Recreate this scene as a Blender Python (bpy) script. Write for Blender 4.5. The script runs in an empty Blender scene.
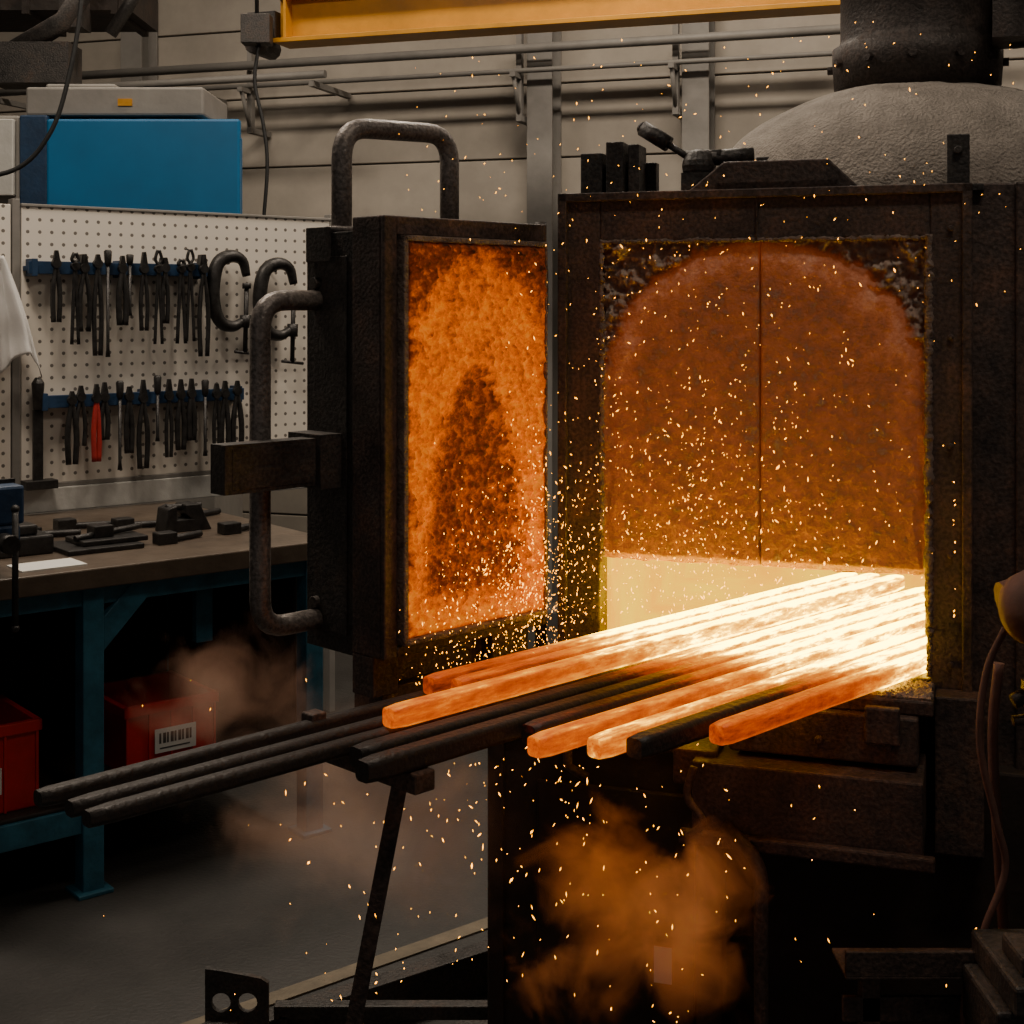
import bpy, bmesh, math, random
from mathutils import Vector, Matrix, noise
random.seed(7)
C = bpy.context.scene.collection

# ------------------------------------------------------------ materials
def rgba(c): return (c[0], c[1], c[2], 1)
def new_mat(name):
    m = bpy.data.materials.new(name); m.use_nodes = True
    nt = m.node_tree; b = nt.nodes['Principled BSDF']
    return m, nt, b
def mat(name, col, rough=.6, metal=0., var=.25, scale=12., bump=.15, col2=None, bs=None, emis=None, es=0, emis2=None):
    m, nt, b = new_mat(name)
    tc = nt.nodes.new('ShaderNodeTexCoord')
    n = nt.nodes.new('ShaderNodeTexNoise'); n.inputs['Scale'].default_value = scale; n.inputs['Detail'].default_value = 8
    n.inputs['Roughness'].default_value = .65
    nt.links.new(tc.outputs['Object'], n.inputs['Vector'])
    r = nt.nodes.new('ShaderNodeValToRGB')
    r.color_ramp.elements[0].position = .32; r.color_ramp.elements[1].position = .68
    c2 = col2 if col2 else tuple(min(1, x*(1+var)) for x in col)
    c1 = col if col2 else tuple(x*(1-var) for x in col)
    r.color_ramp.elements[0].color = rgba(c1); r.color_ramp.elements[1].color = rgba(c2)
    nt.links.new(n.outputs['Fac'], r.inputs['Fac']); nt.links.new(r.outputs['Color'], b.inputs['Base Color'])
    b.inputs['Roughness'].default_value = rough; b.inputs['Metallic'].default_value = metal
    if bump:
        n2 = nt.nodes.new('ShaderNodeTexNoise'); n2.inputs['Scale'].default_value = bs or scale*5; n2.inputs['Detail'].default_value = 6
        nt.links.new(tc.outputs['Object'], n2.inputs['Vector'])
        bp = nt.nodes.new('ShaderNodeBump'); bp.inputs['Strength'].default_value = bump; bp.inputs['Distance'].default_value = .01
        nt.links.new(n2.outputs['Fac'], bp.inputs['Height']); nt.links.new(bp.outputs['Normal'], b.inputs['Normal'])
    if emis:
        b.inputs['Emission Color'].default_value = rgba(emis); b.inputs['Emission Strength'].default_value = es
        if emis2:
            r2 = nt.nodes.new('ShaderNodeValToRGB'); r2.color_ramp.elements[0].position=.3; r2.color_ramp.elements[1].position=.7
            r2.color_ramp.elements[0].color=rgba(emis); r2.color_ramp.elements[1].color=rgba(emis2)
            nt.links.new(n.outputs['Fac'], r2.inputs['Fac']); nt.links.new(r2.outputs['Color'], b.inputs['Emission Color'])
    return m

def scaled_steel(name, dark, mid, rustc, rough=.55, metal=.3):
    """dark mill-scaled steel with rust blooms, worn patches and pitting"""
    m, nt, b = new_mat(name)
    tc = nt.nodes.new('ShaderNodeTexCoord')
    n = nt.nodes.new('ShaderNodeTexNoise'); n.inputs['Scale'].default_value=7; n.inputs['Detail'].default_value=12; n.inputs['Roughness'].default_value=.78
    nt.links.new(tc.outputs['Object'], n.inputs['Vector'])
    r = nt.nodes.new('ShaderNodeValToRGB'); cr=r.color_ramp
    cr.elements[0].position=.36; cr.elements[0].color=rgba(dark); cr.elements[1].position=.70; cr.elements[1].color=rgba(rustc)
    e=cr.elements.new(.52); e.color=rgba(mid)
    nt.links.new(n.outputs['Fac'], r.inputs['Fac'])
    v = nt.nodes.new('ShaderNodeTexNoise'); v.inputs['Scale'].default_value=140; v.inputs['Detail'].default_value=3
    nt.links.new(tc.outputs['Object'], v.inputs['Vector'])
    mr = nt.nodes.new('ShaderNodeMapRange'); mr.inputs['From Min'].default_value=.35; mr.inputs['From Max'].default_value=.65; mr.inputs['To Min'].default_value=.6; mr.inputs['To Max'].default_value=1.25
    nt.links.new(v.outputs['Fac'], mr.inputs['Value'])
    mx = nt.nodes.new('ShaderNodeVectorMath'); mx.operation='SCALE'; nt.links.new(r.outputs['Color'], mx.inputs[0]); nt.links.new(mr.outputs[0], mx.inputs['Scale'])
    nt.links.new(mx.outputs[0], b.inputs['Base Color'])
    rr = nt.nodes.new('ShaderNodeMapRange'); rr.inputs['From Min'].default_value=.35; rr.inputs['From Max'].default_value=.7; rr.inputs['To Min'].default_value=rough-.15; rr.inputs['To Max'].default_value=rough+.3
    nt.links.new(n.outputs['Fac'], rr.inputs['Value']); nt.links.new(rr.outputs[0], b.inputs['Roughness'])
    b.inputs['Metallic'].default_value=metal
    ad = nt.nodes.new('ShaderNodeMath'); ad.operation='ADD'; nt.links.new(n.outputs['Fac'], ad.inputs[0]); nt.links.new(v.outputs['Fac'], ad.inputs[1])
    bp = nt.nodes.new('ShaderNodeBump'); bp.inputs['Strength'].default_value=.35; bp.inputs['Distance'].default_value=.006
    nt.links.new(ad.outputs[0], bp.inputs['Height']); nt.links.new(bp.outputs['Normal'], b.inputs['Normal'])
    return m
M_rust   = scaled_steel('rusted_steel', (.036,.030,.028), (.090,.062,.052), (.20,.105,.068))
M_black  = scaled_steel('black_steel', (.028,.026,.025), (.055,.049,.045), (.10,.068,.052), .5, .35)
M_soot   = mat('sooty_steel', (.014,.011,.009), .7, .1, col2=(.04,.025,.018), scale=7, bump=.3)
M_pipe   = scaled_steel('handle_pipe_steel', (.13,.11,.10), (.20,.175,.16), (.27,.22,.19), .36, .4)
M_crust  = mat('refractory_edge', (.10,.075,.06), .95, 0, col2=(.30,.22,.18), scale=30, bump=.8)
M_dome   = mat('dome_refractory', (.25,.22,.19), .95, 0, col2=(.40,.35,.305), scale=18, bump=.9, bs=150)
M_flue   = scaled_steel('flue_steel', (.035,.028,.025), (.06,.048,.043), (.11,.075,.06), .55, .3)
M_wall   = mat('painted_siding', (.39,.345,.29), .7, 0, var=.14, scale=3, bump=.05)
M_wallb  = mat('wall_backing', (.12,.11,.10), .9, 0)
M_darkw  = mat('dark_wall_paint', (.07,.065,.06), .85, 0)
M_floor  = mat('concrete_floor', (.026,.025,.023), .55, 0, col2=(.046,.043,.04), scale=4, bump=.25, bs=80)
M_ceil   = mat('ceiling_paint', (.12,.11,.10), .9)
M_yellow = mat('crane_yellow_paint', (.50,.22,.003), .5, 0, var=.2, scale=4)
M_grey   = mat('grey_paint', (.23,.215,.195), .6, .1, var=.15, scale=5)
M_blue   = mat('blue_cabinet_paint', (.006,.12,.28), .45, 0, var=.12, scale=3, bump=.03)
M_blued  = mat('dark_blue_paint', (.01,.035,.085), .5, 0)
M_bluel  = mat('bench_blue_paint', (.025,.12,.18), .5, .1, var=.35, scale=15)
M_white  = mat('white_paint', (.5,.49,.46), .6, 0, var=.08)
M_cloth  = mat('white_cotton', (.72,.70,.68), .95, 0, var=.06, bump=.2, bs=200)
M_wood   = mat('oily_bench_top', (.06,.042,.03), .4, .1, col2=(.12,.09,.065), scale=6, bump=.2)
M_red    = mat('red_plastic', (.50,.012,.010), .45, 0, var=.15)
M_label  = mat('paper_label', (.65,.64,.6), .8, 0, var=.05, bump=0)
M_ink    = mat('label_print', (.05,.05,.05), .8, 0, bump=0)
M_tool   = mat('tool_steel', (.035,.033,.032), .42, .6, var=.5, scale=40)
M_toolr  = mat('red_grip', (.35,.02,.015), .5)
M_rubber = mat('black_rubber', (.012,.012,.012), .6, 0)
M_brown  = mat('brown_cast_part', (.12,.055,.04), .8, .0, var=.3)
M_tan    = mat('worn_floor_edge', (.15,.12,.08), .7, 0, var=.3)

def pegmat():
    m, nt, b = new_mat('perforated_board')
    tc = nt.nodes.new('ShaderNodeTexCoord'); sp = nt.nodes.new('ShaderNodeSeparateXYZ')
    nt.links.new(tc.outputs['Object'], sp.inputs[0])
    def frac(o):
        a = nt.nodes.new('ShaderNodeMath'); a.operation='MULTIPLY'; a.inputs[1].default_value = 1/.042; nt.links.new(o, a.inputs[0])
        f = nt.nodes.new('ShaderNodeMath'); f.operation='FRACT'; nt.links.new(a.outputs[0], f.inputs[0])
        s = nt.nodes.new('ShaderNodeMath'); s.operation='SUBTRACT'; s.inputs[1].default_value=.5; nt.links.new(f.outputs[0], s.inputs[0])
        p = nt.nodes.new('ShaderNodeMath'); p.operation='MULTIPLY'; nt.links.new(s.outputs[0], p.inputs[0]); nt.links.new(s.outputs[0], p.inputs[1])
        return p.outputs[0]
    ad = nt.nodes.new('ShaderNodeMath'); ad.operation='ADD'
    nt.links.new(frac(sp.outputs['X']), ad.inputs[0]); nt.links.new(frac(sp.outputs['Z']), ad.inputs[1])
    lt = nt.nodes.new('ShaderNodeMath'); lt.operation='LESS_THAN'; lt.inputs[1].default_value=.022; nt.links.new(ad.outputs[0], lt.inputs[0])
    mx = nt.nodes.new('ShaderNodeMix'); mx.data_type='RGBA'
    mx.inputs[6].default_value=(.74,.68,.60,1); mx.inputs[7].default_value=(.16,.14,.12,1)
    nt.links.new(lt.outputs[0], mx.inputs[0]); nt.links.new(mx.outputs[2], b.inputs['Base Color']); b.inputs['Roughness'].default_value=.6
    return m
M_peg = pegmat()

def heat_mat():
    """incandescent steel driven by the vertex attribute 'hotness' (0 cold .. 1 white hot) with scale patches"""
    m, nt, b = new_mat('incandescent_steel')
    at = nt.nodes.new('ShaderNodeAttribute'); at.attribute_name='hotness'
    tc = nt.nodes.new('ShaderNodeTexCoord'); mp = nt.nodes.new('ShaderNodeMapping'); mp.inputs['Scale'].default_value=(9,40,40)
    n = nt.nodes.new('ShaderNodeTexNoise'); n.inputs['Scale'].default_value=1.6; n.inputs['Detail'].default_value=10; n.inputs['Roughness'].default_value=.7
    nt.links.new(tc.outputs['Object'], mp.inputs[0]); nt.links.new(mp.outputs[0], n.inputs['Vector'])
    a = nt.nodes.new('ShaderNodeMath'); a.operation='MULTIPLY_ADD'; a.inputs[1].default_value=.8; a.inputs[2].default_value=-.40
    nt.links.new(n.outputs['Fac'], a.inputs[0])
    s = nt.nodes.new('ShaderNodeMath'); s.operation='ADD'; nt.links.new(at.outputs['Fac'], s.inputs[0]); nt.links.new(a.outputs[0], s.inputs[1])
    r = nt.nodes.new('ShaderNodeValToRGB'); cr = r.color_ramp
    pts = [(0,(0,0,0)),(.15,(.0,.0,.0)),(.32,(.16,.008,.0)),(.5,(.8,.08,.0)),(.66,(1.,.15,.0)),(.80,(1.,.28,.0)),(.92,(1.,.46,.0)),(1,(1.,.62,.01))]
    cr.elements[0].position=0; cr.elements[0].color=rgba(pts[0][1]); cr.elements[1].position=1; cr.elements[1].color=rgba(pts[-1][1])
    for p,c in pts[1:-1]:
        e = cr.elements.new(p); e.color = rgba(c)
    nt.links.new(s.outputs[0], r.inputs['Fac']); nt.links.new(r.outputs['Color'], b.inputs['Emission Color'])
    st = nt.nodes.new('ShaderNodeValToRGB'); sr=st.color_ramp
    sp=[(0,.010),(.35,.018),(.55,.028),(.70,.038),(.82,.065),(.92,.20),(1,1.)]
    sr.elements[0].position=0; sr.elements[0].color=(.010,.010,.010,1); sr.elements[1].position=1; sr.elements[1].color=(1,1,1,1)
    for p,c in sp[1:-1]:
        e=sr.elements.new(p); e.color=(c,c,c,1)
    ml=nt.nodes.new('ShaderNodeMath'); ml.operation='MULTIPLY'; ml.inputs[1].default_value=22
    nt.links.new(s.outputs[0], st.inputs['Fac']); nt.links.new(st.outputs['Color'], ml.inputs[0]); nt.links.new(ml.outputs[0], b.inputs['Emission Strength'])
    b.inputs['Base Color'].default_value=(.045,.037,.033,1); b.inputs['Roughness'].default_value=.5; b.inputs['Metallic'].default_value=.3
    n2 = nt.nodes.new('ShaderNodeTexNoise'); n2.inputs['Scale'].default_value=90; n2.inputs['Detail'].default_value=5
    nt.links.new(tc.outputs['Object'], n2.inputs['Vector'])
    bp = nt.nodes.new('ShaderNodeBump'); bp.inputs['Strength'].default_value=.6; bp.inputs['Distance'].default_value=.005
    nt.links.new(n2.outputs['Fac'], bp.inputs['Height']); nt.links.new(bp.outputs['Normal'], b.inputs['Normal'])
    return m
M_hot = heat_mat()

def clay_mat(name, stops, emis_stops, estr, nscale=45, namp=.7):
    m, nt, b = new_mat(name)
    at = nt.nodes.new('ShaderNodeAttribute'); at.attribute_name='tone'
    tc = nt.nodes.new('ShaderNodeTexCoord')
    n = nt.nodes.new('ShaderNodeTexNoise'); n.inputs['Scale'].default_value=nscale; n.inputs['Detail'].default_value=10; n.inputs['Roughness'].default_value=.75
    nt.links.new(tc.outputs['Object'], n.inputs['Vector'])
    a = nt.nodes.new('ShaderNodeMath'); a.operation='MULTIPLY_ADD'; a.inputs[1].default_value=namp; a.inputs[2].default_value=-namp/2
    nt.links.new(n.outputs['Fac'], a.inputs[0])
    s = nt.nodes.new('ShaderNodeMath'); s.operation='ADD'; nt.links.new(at.outputs['Fac'], s.inputs[0]); nt.links.new(a.outputs[0], s.inputs[1])
    def ramp(pts):
        r = nt.nodes.new('ShaderNodeValToRGB'); cr=r.color_ramp
        cr.elements[0].position=pts[0][0]; cr.elements[0].color=rgba(pts[0][1]); cr.elements[1].position=pts[-1][0]; cr.elements[1].color=rgba(pts[-1][1])
        for p,c in pts[1:-1]:
            e=cr.elements.new(p); e.color=rgba(c)
        nt.links.new(s.outputs[0], r.inputs['Fac']); return r
    nt.links.new(ramp(stops).outputs['Color'], b.inputs['Base Color'])
    nt.links.new(ramp(emis_stops).outputs['Color'], b.inputs['Emission Color'])
    b.inputs['Emission Strength'].default_value=estr
    b.inputs['Roughness'].default_value=.9
    n2 = nt.nodes.new('ShaderNodeTexNoise'); n2.inputs['Scale'].default_value=160; n2.inputs['Detail'].default_value=5
    nt.links.new(tc.outputs['Object'], n2.inputs['Vector'])
    bp = nt.nodes.new('ShaderNodeBump'); bp.inputs['Strength'].default_value=.8; bp.inputs['Distance'].default_value=.005
    nt.links.new(n2.outputs['Fac'], bp.inputs['Height']); nt.links.new(bp.outputs['Normal'], b.inputs['Normal'])
    return m
M_panel = clay_mat('door_refractory', [(0,(.03,.010,.004)),(.35,(.13,.03,.004)),(.7,(.34,.08,.003)),(1,(.48,.15,.008))],
                   [(0,(.01,.001,0)),(.35,(.16,.018,.0)),(.7,(.80,.13,.0)),(1,(1,.28,.0))], .68, 70, 1.25)
M_curt = clay_mat('curtain_refractory', [(0,(.42,.34,.28)),(.20,(.34,.25,.20)),(.42,(.26,.13,.08)),(.68,(.38,.17,.095)),(1,(.62,.38,.28))],
                   [(0,(.0,.0,0)),(.30,(.02,.003,.0)),(.48,(.13,.018,.001)),(.7,(.18,.028,.002)),(1,(.18,.042,.010))], .5, 30, .95)
M_lining = mat('glowing_lining', (.03,.012,.002), .95, 0, scale=5, emis=(1,.38,.0), emis2=(1,.60,.0), es=1.9)
def emat(name, col, s):
    m, nt, b = new_mat(name); b.inputs['Base Color'].default_value=rgba(col)
    b.inputs['Emission Color'].default_value=rgba(col); b.inputs['Emission Strength'].default_value=s; return m
M_spark = emat('spark_glow', (1,.38,.02), 8)
M_tube = emat('lamp_tube', (1,.95,.85), 3)

# ------------------------------------------------------------ geometry helpers
def frame(x, y, deg, z=0):
    return Matrix.Translation((x,y,z)) @ Matrix.Rotation(math.radians(deg),4,'Z')
FUR = frame(.10, 2.80, -18.18)
DOOR = frame(-.236, 2.504, 45)
BEN = frame(-1.328, 3.63, 39.2)
BAR = frame(0,0,45)
ID = Matrix.Identity(4)

def group(name, fr=ID):
    e = bpy.data.objects.new(name, None); e.empty_display_size=.1; C.objects.link(e); e.matrix_world = fr; return e
def add(name, bm, m, parent=None, fr=None, smooth=False, bevel=0):
    me = bpy.data.meshes.new(name); bmesh.ops.recalc_face_normals(bm, faces=bm.faces[:]); bm.to_mesh(me); bm.free()
    o = bpy.data.objects.new(name, me); C.objects.link(o)
    ms = m if isinstance(m,(list,tuple)) else [m]
    for k in ms: me.materials.append(k)
    if smooth:
        for p in me.polygons: p.use_smooth = True
    if parent is not None: o.parent = parent
    elif fr is not None: o.matrix_world = fr
    if bevel:
        b = o.modifiers.new('bevel','BEVEL'); b.width=bevel; b.segments=2; b.limit_method='ANGLE'
    return o
def bbox(bm, lo, hi, mi=0):
    v = [bm.verts.new((x,y,z)) for x in (lo[0],hi[0]) for y in (lo[1],hi[1]) for z in (lo[2],hi[2])]
    for idx in ((0,1,3,2),(4,6,7,5),(0,4,5,1),(2,3,7,6),(0,2,6,4),(1,5,7,3)):
        f = bm.faces.new([v[i] for i in idx]); f.material_index = mi
def box(name, lo, hi, m, parent=None, fr=None, bevel=.004):
    bm = bmesh.new(); bbox(bm, lo, hi); return add(name, bm, m, parent, fr, bevel=bevel)
def prism(bm, pts, a, b, axis='y', mi=0):
    def P(p,t):
        return (p[0],t,p[1]) if axis=='y' else ((t,p[0],p[1]) if axis=='x' else (p[0],p[1],t))
    v0=[bm.verts.new(P(p,a)) for p in pts]; v1=[bm.verts.new(P(p,b)) for p in pts]; n=len(pts)
    for f in (bm.faces.new(v0), bm.faces.new(v1[::-1])): f.material_index=mi
    for i in range(n):
        f=bm.faces.new((v0[i],v0[(i+1)%n],v1[(i+1)%n],v1[i])); f.material_index=mi
def tube(bm, pts, r, n=10, mi=0, caps=True):
    pts=[Vector(p) for p in pts]; rs = r if isinstance(r,(list,tuple)) else [r]*len(pts)
    t=[]
    for i in range(len(pts)):
        a=pts[max(0,i-1)]; b=pts[min(len(pts)-1,i+1)]; t.append((b-a).normalized())
    up = Vector((0,0,1)) if abs(t[0].z)<.9 else Vector((1,0,0))
    u = t[0].cross(up).normalized(); rings=[]
    for i,p in enumerate(pts):
        u = (u - t[i]*u.dot(t[i])).normalized(); w=t[i].cross(u)
        rings.append([bm.verts.new(p+(u*math.cos(2*math.pi*k/n)+w*math.sin(2*math.pi*k/n))*rs[i]) for k in range(n)])
    for i in range(len(rings)-1):
        for k in range(n):
            f=bm.faces.new((rings[i][k],rings[i][(k+1)%n],rings[i+1][(k+1)%n],rings[i+1][k])); f.smooth=True; f.material_index=mi
    if caps:
        for q in (rings[0][::-1], rings[-1]):
            f=bm.faces.new(q); f.material_index=mi
def rounded(pts, rad, seg=6):
    pts=[Vector(p) for p in pts]; out=[pts[0]]
    for i in range(1,len(pts)-1):
        a=(pts[i-1]-pts[i]); b=(pts[i+1]-pts[i]); r=min(rad,a.length*.49,b.length*.49)
        p0=pts[i]+a.normalized()*r; p1=pts[i]+b.normalized()*r
        for k in range(seg+1):
            q=k/seg; out.append(p0*(1-q)**2+pts[i]*2*q*(1-q)+p1*q*q)
    out.append(pts[-1]); return out
def smooth_path(pts, n=8):
    pts=[Vector(p) for p in pts]; P=[pts[0]*2-pts[1]]+pts+[pts[-1]*2-pts[-2]]; out=[]
    for i in range(1,len(P)-2):
        for k in range(n):
            t=k/n; a,b,c,d=P[i-1],P[i],P[i+1],P[i+2]
            out.append(.5*((2*b)+(c-a)*t+(2*a-5*b+4*c-d)*t*t+(3*b-a-3*c+d)*t**3))
    out.append(pts[-1]); return out
def lathe(bm, prof, c=(0,0), n=48, mi=0):
    rings=[]
    for r,z in prof:
        rings.append([bm.verts.new((c[0]+r*math.cos(2*math.pi*k/n), c[1]+r*math.sin(2*math.pi*k/n), z)) for k in range(n)])
    for i in range(len(rings)-1):
        for k in range(n):
            f=bm.faces.new((rings[i][k],rings[i][(k+1)%n],rings[i+1][(k+1)%n],rings[i+1][k])); f.smooth=True; f.material_index=mi
    bm.faces.new(rings[0][::-1]); bm.faces.new(rings[-1])
def sst(a,b,x):
    t=max(0,min(1,(x-a)/(b-a))); return t*t*(3-2*t)

# ------------------------------------------------------------ room
box('floor', (-6,-3.5,-.1),(6,4.8,0), M_floor, fr=FUR, bevel=0)
box('ceiling', (-6,-3.5,5.0),(6,4.8,5.1), M_ceil, fr=FUR, bevel=0)
bm=bmesh.new(); bbox(bm,(-5.2,4.62,0),(6,4.75,5.0),1)
z=.02
while z<4.9:
    bbox(bm,(-5.1,4.595,z),(6,4.62,min(z+.392,4.98)),0); z+=.402
add('wall_back',bm,[M_wall,M_wallb],fr=FUR,bevel=.005)
box('wall_left',(-5.2,-3.5,0),(-5.1,4.62,5.0),M_darkw,fr=FUR,bevel=0)
box('wall_right',(5.0,-3.5,0),(5.1,4.58,5.0),M_darkw,fr=FUR,bevel=0)

for s in (-3.9,-1.398,-.564,1.6):
    bm=bmesh.new(); w=.07
    bbox(bm,(s-w,4.40,0),(s+w,4.415,4.98)); bbox(bm,(s-w,4.565,0),(s+w,4.58,4.98)); bbox(bm,(s-.012,4.415,0),(s+.012,4.565,4.98))
    bbox(bm,(s-.1,4.38,0),(s+.1,4.58,.02))
    add('steel_column',bm,M_grey,fr=FUR,bevel=.002)
bm=bmesh.new()
for z,v,r in ((2.97,4.30,.025),(2.86,4.33,.014)):
    tube(bm,[(-4.2,v,z),(2.5,v,z)],r)
for s in (-3.1,-1.5,-.66,.3):
    bbox(bm,(s-.015,4.25,2.82),(s+.015,4.40,2.845)); bbox(bm,(s-.015,4.36,2.6),(s+.015,4.4,3.1))
    tube(bm,[(s,4.38,2.62),(s,4.27,2.83)],.012)
    bbox(bm,(s-.02,4.38,2.6),(s+.02,4.585,2.63))
add('wall_pipe_run',bm,M_grey,fr=FUR)
bm=bmesh.new(); zb=2.90
bbox(bm,(-2.45,3.41,zb),(2.5,3.59,zb+.022)); bbox(bm,(-2.45,3.41,zb+.22),(2.5,3.59,zb+.242)); bbox(bm,(-2.45,3.49,zb+.022),(2.5,3.51,zb+.22))
for s in (-2.4,): bbox(bm,(s,3.42,zb+.022),(s+.015,3.49,zb+.22))
for s in (-2.2,.2,2.2): bbox(bm,(s-.04,3.46,zb+.242),(s+.04,3.54,5.0),1)
bbox(bm,(-2.6,3.43,zb+.03),(-2.45,3.57,zb+.16),1); tube(bm,[(-2.55,3.4,zb+.0),(-2.55,3.6,zb+.0)],.05,mi=1)
add('overhead_crane_beam',bm,[M_yellow,M_black],fr=FUR,bevel=.002)
bm=bmesh.new()
tube(bm,[(-4.9,4.1,2.86),(-2.5,4.1,2.86)],.022)
for s in (-4.6,-3.4,-2.6): bbox(bm,(s,4.1,2.80),(s+.03,4.58,2.83)); 
add('conduit',bm,M_grey,fr=FUR)
g=group('ventilation_duct')
bm=bmesh.new(); bbox(bm,(-2.9,6.3,2.95),(-1.72,6.8,3.3)); 
for x in (-2.6,-2.2,-1.8): bbox(bm,(x,6.28,2.93),(x+.03,6.82,3.32))
for x in (-2.6,-1.8): bbox(bm,(x,6.5,3.3),(x+.03,6.53,5.0))
add('duct',bm,M_soot,g)
bm=bmesh.new(); tube(bm,[(-1.75,6.2,3.25),(-1.98,6.2,2.88),(-2.2,6.2,2.75)],.05,8); tube(bm,[(-1.6,6.2,3.1),(-1.78,6.2,2.82)],.03,8)
bbox(bm,(-2.3,6.15,2.6),(-1.95,6.35,2.78)); bbox(bm,(-2.0,6.18,2.85),(-1.9,6.32,2.98))
add('duct_braces',bm,M_black,g)

def lamp(x,y,z,e,sx=1.2,sy=.3,col=(1,.86,.70)):
    g=group('ceiling_lamp',frame(x,y,-18.18,z))
    box('housing',(-sx/2,-sy/2,.02),(sx/2,sy/2,.10),M_grey,g)
    bm=bmesh.new(); tube(bm,[(-sx/2+.05,0,0),(sx/2-.05,0,0)],.02); add('tube',bm,M_tube,g)
    bm=bmesh.new()
    for s in (-.4,.4): tube(bm,[(s,0,.1),(s,0,5-z)],.006,6)
    add('suspension',bm,M_black,g)
    l=bpy.data.lights.new('lamp_light','AREA'); l.shape='RECTANGLE'; l.size=sx; l.size_y=sy; l.energy=e; l.color=col
    o=bpy.data.objects.new('lamp_light',l); C.objects.link(o); o.parent=g; o.location=(0,0,-.04)
lamp(-1.6,3.6,4.2,74)
lamp(.4,5.4,4.3,70)
lamp(-1.9,6.2,4.3,36)
lamp(.9,1.2,4.3,28)
lamp(3.0,5.3,4.3,44)

# ------------------------------------------------------------ furnace
F=group('heat_treatment_furnace',FUR)
s0,s1=.0785,.7056; zt=1.736; zbt=.920
bm=bmesh.new()
bbox(bm,(0,0,.80),(s0,.06,1.825)); bbox(bm,(s1,0,.80),(.775,.06,1.825))
bbox(bm,(s0,0,zt),(s1,.06,1.825)); bbox(bm,(s0,0,.80),(s1,.06,zbt))
add('front_frame',bm,M_rust,F,bevel=.003)
bm=bmesh.new()
bbox(bm,(-.006,-.012,.82),(.012,.0,1.832)); bbox(bm,(-.006,-.012,1.815),(.78,.0,1.832)); bbox(bm,(.762,-.012,.86),(.78,0,1.832))
bbox(bm,(.386,-.006,1.736),(.390,0,1.82))
for z in (.95,1.15,1.35,1.55,1.75):
    for s in (.742,):
        bmesh.ops.create_cone(bm,cap_ends=True,segments=6,radius1=.006,radius2=.006,depth=.008,matrix=Matrix.Translation((s,-.004,z))@Matrix.Rotation(math.pi/2,4,'X'))
add('frame_flange',bm,M_rust,F,bevel=.002)
bm=bmesh.new()
def lip(p,q,r0,r1,seed,n=150):
    p=Vector(p);q=Vector(q); pts=[];rs=[]
    for i in range(n+1):
        t=i/n; c=p.lerp(q,t); k=noise.fractal(Vector((t*60,seed,0)),.6,2.,4); h=noise.noise(Vector((t*14,seed+5,0)))
        pts.append(c+Vector((.0025*k,.002*h,.0025*h))); rs.append(max(.002,r0+(r1-r0)*(.5+.5*h)+.003*k))
    b0=len(bm.verts); tube(bm,pts,rs,10)
    bm.verts.ensure_lookup_table()
    for v in bm.verts[b0:]: v.co+=Vector((1,1,1))*.0022*noise.fractal(v.co*90,.6,2.,3)
lip((s1-.002,.004,1.0),(s1-.002,.004,1.74),.004,.012,1); lip((s0+.002,.004,1.10),(s0+.002,.004,1.74),.003,.006,2)
lip((s0,.004,zt-.001),(s1,.004,zt-.001),.003,.008,3); lip((s1-.002,.002,.925),(s1-.002,.002,1.0),.003,.006,4)
add('refractory_lip',bm,M_crust,F)
bm=bmesh.new()
bbox(bm,(-.02,.06,.78),(.04,.95,1.80)); bbox(bm,(1.08,.25,.78),(1.12,.95,1.80))
bbox(bm,(.87,.25,.78),(1.12,.28,1.80)); bbox(bm,(-.02,.92,.78),(1.12,.95,1.80)); bbox(bm,(-.02,.06,1.78),(.775,.95,1.82)); bbox(bm,(.775,.25,1.78),(1.12,.95,1.82))
bbox(bm,(-.02,.06,.72),(.87,.95,.86)); bbox(bm,(.87,.25,.72),(1.12,.95,.86))
add('body_shell',bm,M_soot,F,bevel=.004)
bm=bmesh.new(); bbox(bm,(.775,.045,.60),(.87,.25,1.835)); bbox(bm,(.855,.03,.60),(.875,.05,1.835))
add('side_casing',bm,M_rust,F,bevel=.004)
bm=bmesh.new()
bbox(bm,(.045,.065,.865),(.085,.90,1.30)); bbox(bm,(.72,.065,.865),(.77,.29,1.30)); bbox(bm,(1.04,.29,.865),(1.075,.90,1.30)); bbox(bm,(.77,.285,.865),(1.04,.30,1.30))
bbox(bm,(.045,.87,.865),(1.075,.91,1.30)); bbox(bm,(.045,.065,1.24),(1.075,.91,1.30))
bbox(bm,(.085,.02,.862),(.72,.87,.9195)); bbox(bm,(.72,.30,.862),(1.04,.87,.9195))
add('chamber_lining',bm,M_lining,F)

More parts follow.
